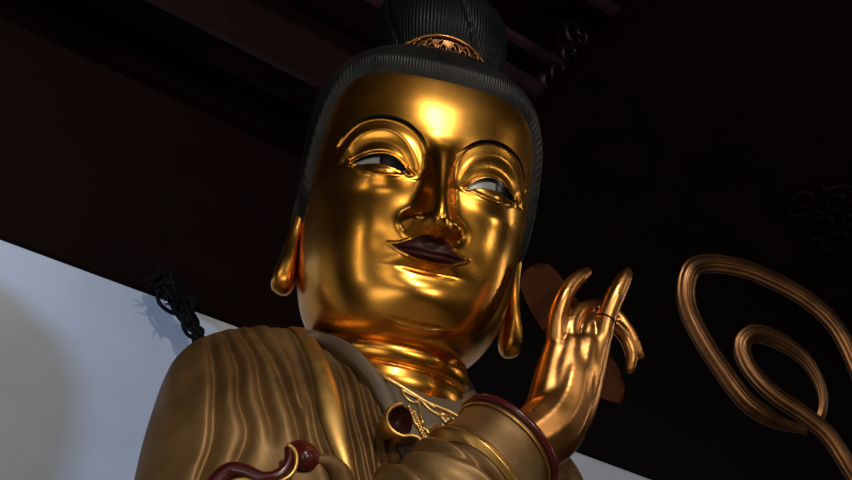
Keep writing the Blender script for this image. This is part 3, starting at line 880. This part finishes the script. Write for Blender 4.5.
# ---------------------------------------------------------------- gilded scroll standing at the right
outer = [(4.60,-1.19),(4.52,-1.184),(4.239,-1.152),(3.905,-.997),(3.638,-.714),(3.425,-.439),(3.244,-.128),(3.191,.157),(3.268,.416),(3.505,.533),(3.892,.561),(4.258,.497),(4.601,.39),(4.904,.213),(5.105,-.021),(5.285,-.398),(5.431,-.886),(5.55,-1.43),(5.66,-2.1)]
inner = [(4.80,-1.02),(4.877,-.93),(4.921,-.726),(4.857,-.486),(4.67,-.268),(4.383,-.14),(4.108,-.117),(3.95,-.27),(3.987,-.47),(4.139,-.656),(4.372,-.813),(4.688,-.953),(4.954,-1.125),(5.167,-1.403),(5.42,-1.8),(5.62,-2.3),(5.72,-3.2),(5.72,-6),(5.72,-11.98)]
al = np.linspace(0, 2*math.pi, 56, endpoint=False)
rd = .80 + .24*np.exp(-((np.cos(al)-.1)/.08)**2) + .20*smooth(.80,.97,np.abs(np.cos(al)))
sec = np.stack([rd*np.cos(al)*1.0, rd*np.sin(al)*.62], 1)
def scroll(name, L, f0, f1, r, parent):
    P = spline(L, 260); t = np.linspace(0, 1, len(P))
    Q = np.stack([P[:,0], f0+(f1-f0)*t, P[:,1]], 1)
    rr = (r*(.45+.55*smooth(.0, .10, t)))*U
    return Shape().tube(to_world(Q), rr, sec=sec[:, ::1], up=None).build(name, M_SCROLL, parent)
root = empty('scroll_ornament', tuple(to_world([[5.72,-.5,-11.98]])[0]))
tag(root, 'bronze gilt scrolling ribbon ornament curling in two loops at the right', 'ornament')
scroll('outer_loop', outer, -.42, -.5, .112, root)
scroll('inner_loop', inner, -.62, -.5, .108, root)

# unseen urn shape, added just out of frame to cast the wall's soft shadow
n = 64; a = np.linspace(0, 2*math.pi, n, endpoint=False)
P = [np.stack([-2.09+r*np.cos(a), .762+r*np.sin(a), z+0*a], 1) for r, z in ((0,.001),(.33,.001),(.33,.12),(.30,.15),(.30,2.0),(.33,2.05),(.33,2.60),(.32,2.70),(.29,2.79),(.23,2.88),(.13,2.96),(.05,3.0),(0,3.005))]
o = link('shadow_urn', np.vstack(P), grid_faces(len(P), n, True), M_ROBE); tag(o, 'unseen urn shape added left of the statue to shade the wall', 'shadow caster')
# ================================================================ camera and light
cam = bpy.data.cameras.new('camera'); cam.lens = 50; cam.sensor_width = 36
camo = bpy.data.objects.new('camera', cam); COL.objects.link(camo)
from mathutils import Matrix, Vector
YAW, PITCH, ROLL = 0.19239529, 0.45658876, 0.13229303
fw = np.array([math.sin(YAW)*math.cos(PITCH), math.cos(YAW)*math.cos(PITCH), math.sin(PITCH)])
rt = np.cross(fw, [0, 0, 1]); rt /= np.linalg.norm(rt); upv = np.cross(rt, fw)
cR, sR = math.cos(ROLL), math.sin(ROLL)
rt, upv = cR*rt + sR*upv, -sR*rt + cR*upv
CAMP = np.array([-0.45797611, -2.59731159, 1.65618812])
Mx = Matrix(((rt[0], upv[0], -fw[0], CAMP[0]), (rt[1], upv[1], -fw[1], CAMP[1]), (rt[2], upv[2], -fw[2], CAMP[2]), (0, 0, 0, 1)))
camo.matrix_world = Mx
cam.clip_start = .05
sc = bpy.context.scene; sc.camera = camo
sc.view_settings.view_transform = 'Standard'; sc.view_settings.look = 'None'
sc.view_settings.gamma = 1; sc.view_settings.use_curve_mapping = False
sc.view_settings.exposure = -0.3
w = bpy.data.worlds.new('hall air'); sc.world = w; w.use_nodes = True
w.node_tree.nodes['Background'].inputs[0].default_value = (.8,.75,.8,1)
w.node_tree.nodes['Background'].inputs[1].default_value = .004

def area(name, loc, target, sx, sy, power, col):
    l = bpy.data.lights.new(name, 'AREA'); l.shape = 'RECTANGLE'; l.size = sx; l.size_y = sy; l.energy = power; l.color = col
    o = bpy.data.objects.new(name, l); COL.objects.link(o); o.location = loc
    d = Vector(target) - Vector(loc); o.rotation_euler = d.to_track_quat('-Z', 'Y').to_euler()
    return o

def polar(az, el, r, z0=3.0):
    a, e = math.radians(az), math.radians(el)
    return (r*math.sin(a)*math.cos(e), -r*math.cos(a)*math.cos(e), z0 + r*math.sin(e))
H_ = (0, 0, 2.9)
area('clerestory_window', polar(4, 34, 5.5), H_, .30, .20, 115, (1, .93, .82))
area('front_door', polar(18, 10, 6), H_, 2.0, 1.5, 46, (1, .90, .76))
area('door_light', polar(-22, 13, 6), H_, 1.5, 1.2, 13, (1, .90, .76))
area('right_window', polar(63, 21, 5.5), H_, .35, .5, 12, (1, .92, .8))
area('right_lattice', polar(97, 10, 5.0), H_, .18, 1.4, 11, (1, .92, .8))
area('chin_glint_light', polar(22, 10, 4.5), H_, .30, .22, 22, (1, .88, .68))  # added small source for hot spots on the chin, no lamp known here
area('cheek_lattice', polar(-50, 5, 5.5), H_, .18, 1.2, 9, (1, .92, .8))
area('low_fill', polar(-30, -16, 5.5), (0, 0, 2.4), 2.0, 1.3, 26, (1, .90, .78))  # added fill from below to brighten robe and lower jaw
def spot(name, loc, aim, power, deg, col, soft):
    pl = bpy.data.lights.new(name, 'SPOT'); pl.energy = power; pl.color = col; pl.shadow_soft_size = soft
    pl.spot_size = math.radians(deg); pl.spot_blend = .35
    po = bpy.data.objects.new(name, pl); COL.objects.link(po); po.location = loc
    po.rotation_euler = (Vector(aim) - Vector(loc)).to_track_quat('-Z', 'Y').to_euler()
spot('wall_daylight_spot', (-3.4, -1.3, 2.3), (-.85, 1.85, 2.9), 480, 44, (.42, .61, 1.0), .06)  # added spot standing in for cool daylight on the wall, cone misses statue
spot('wall_shadow_fill', (-2.6, -2.4, 2.8), (-1.0, 1.8, 2.9), 40, 38, (.42, .61, 1.0), .15)  # second added spot, lifts the shadow on the wall
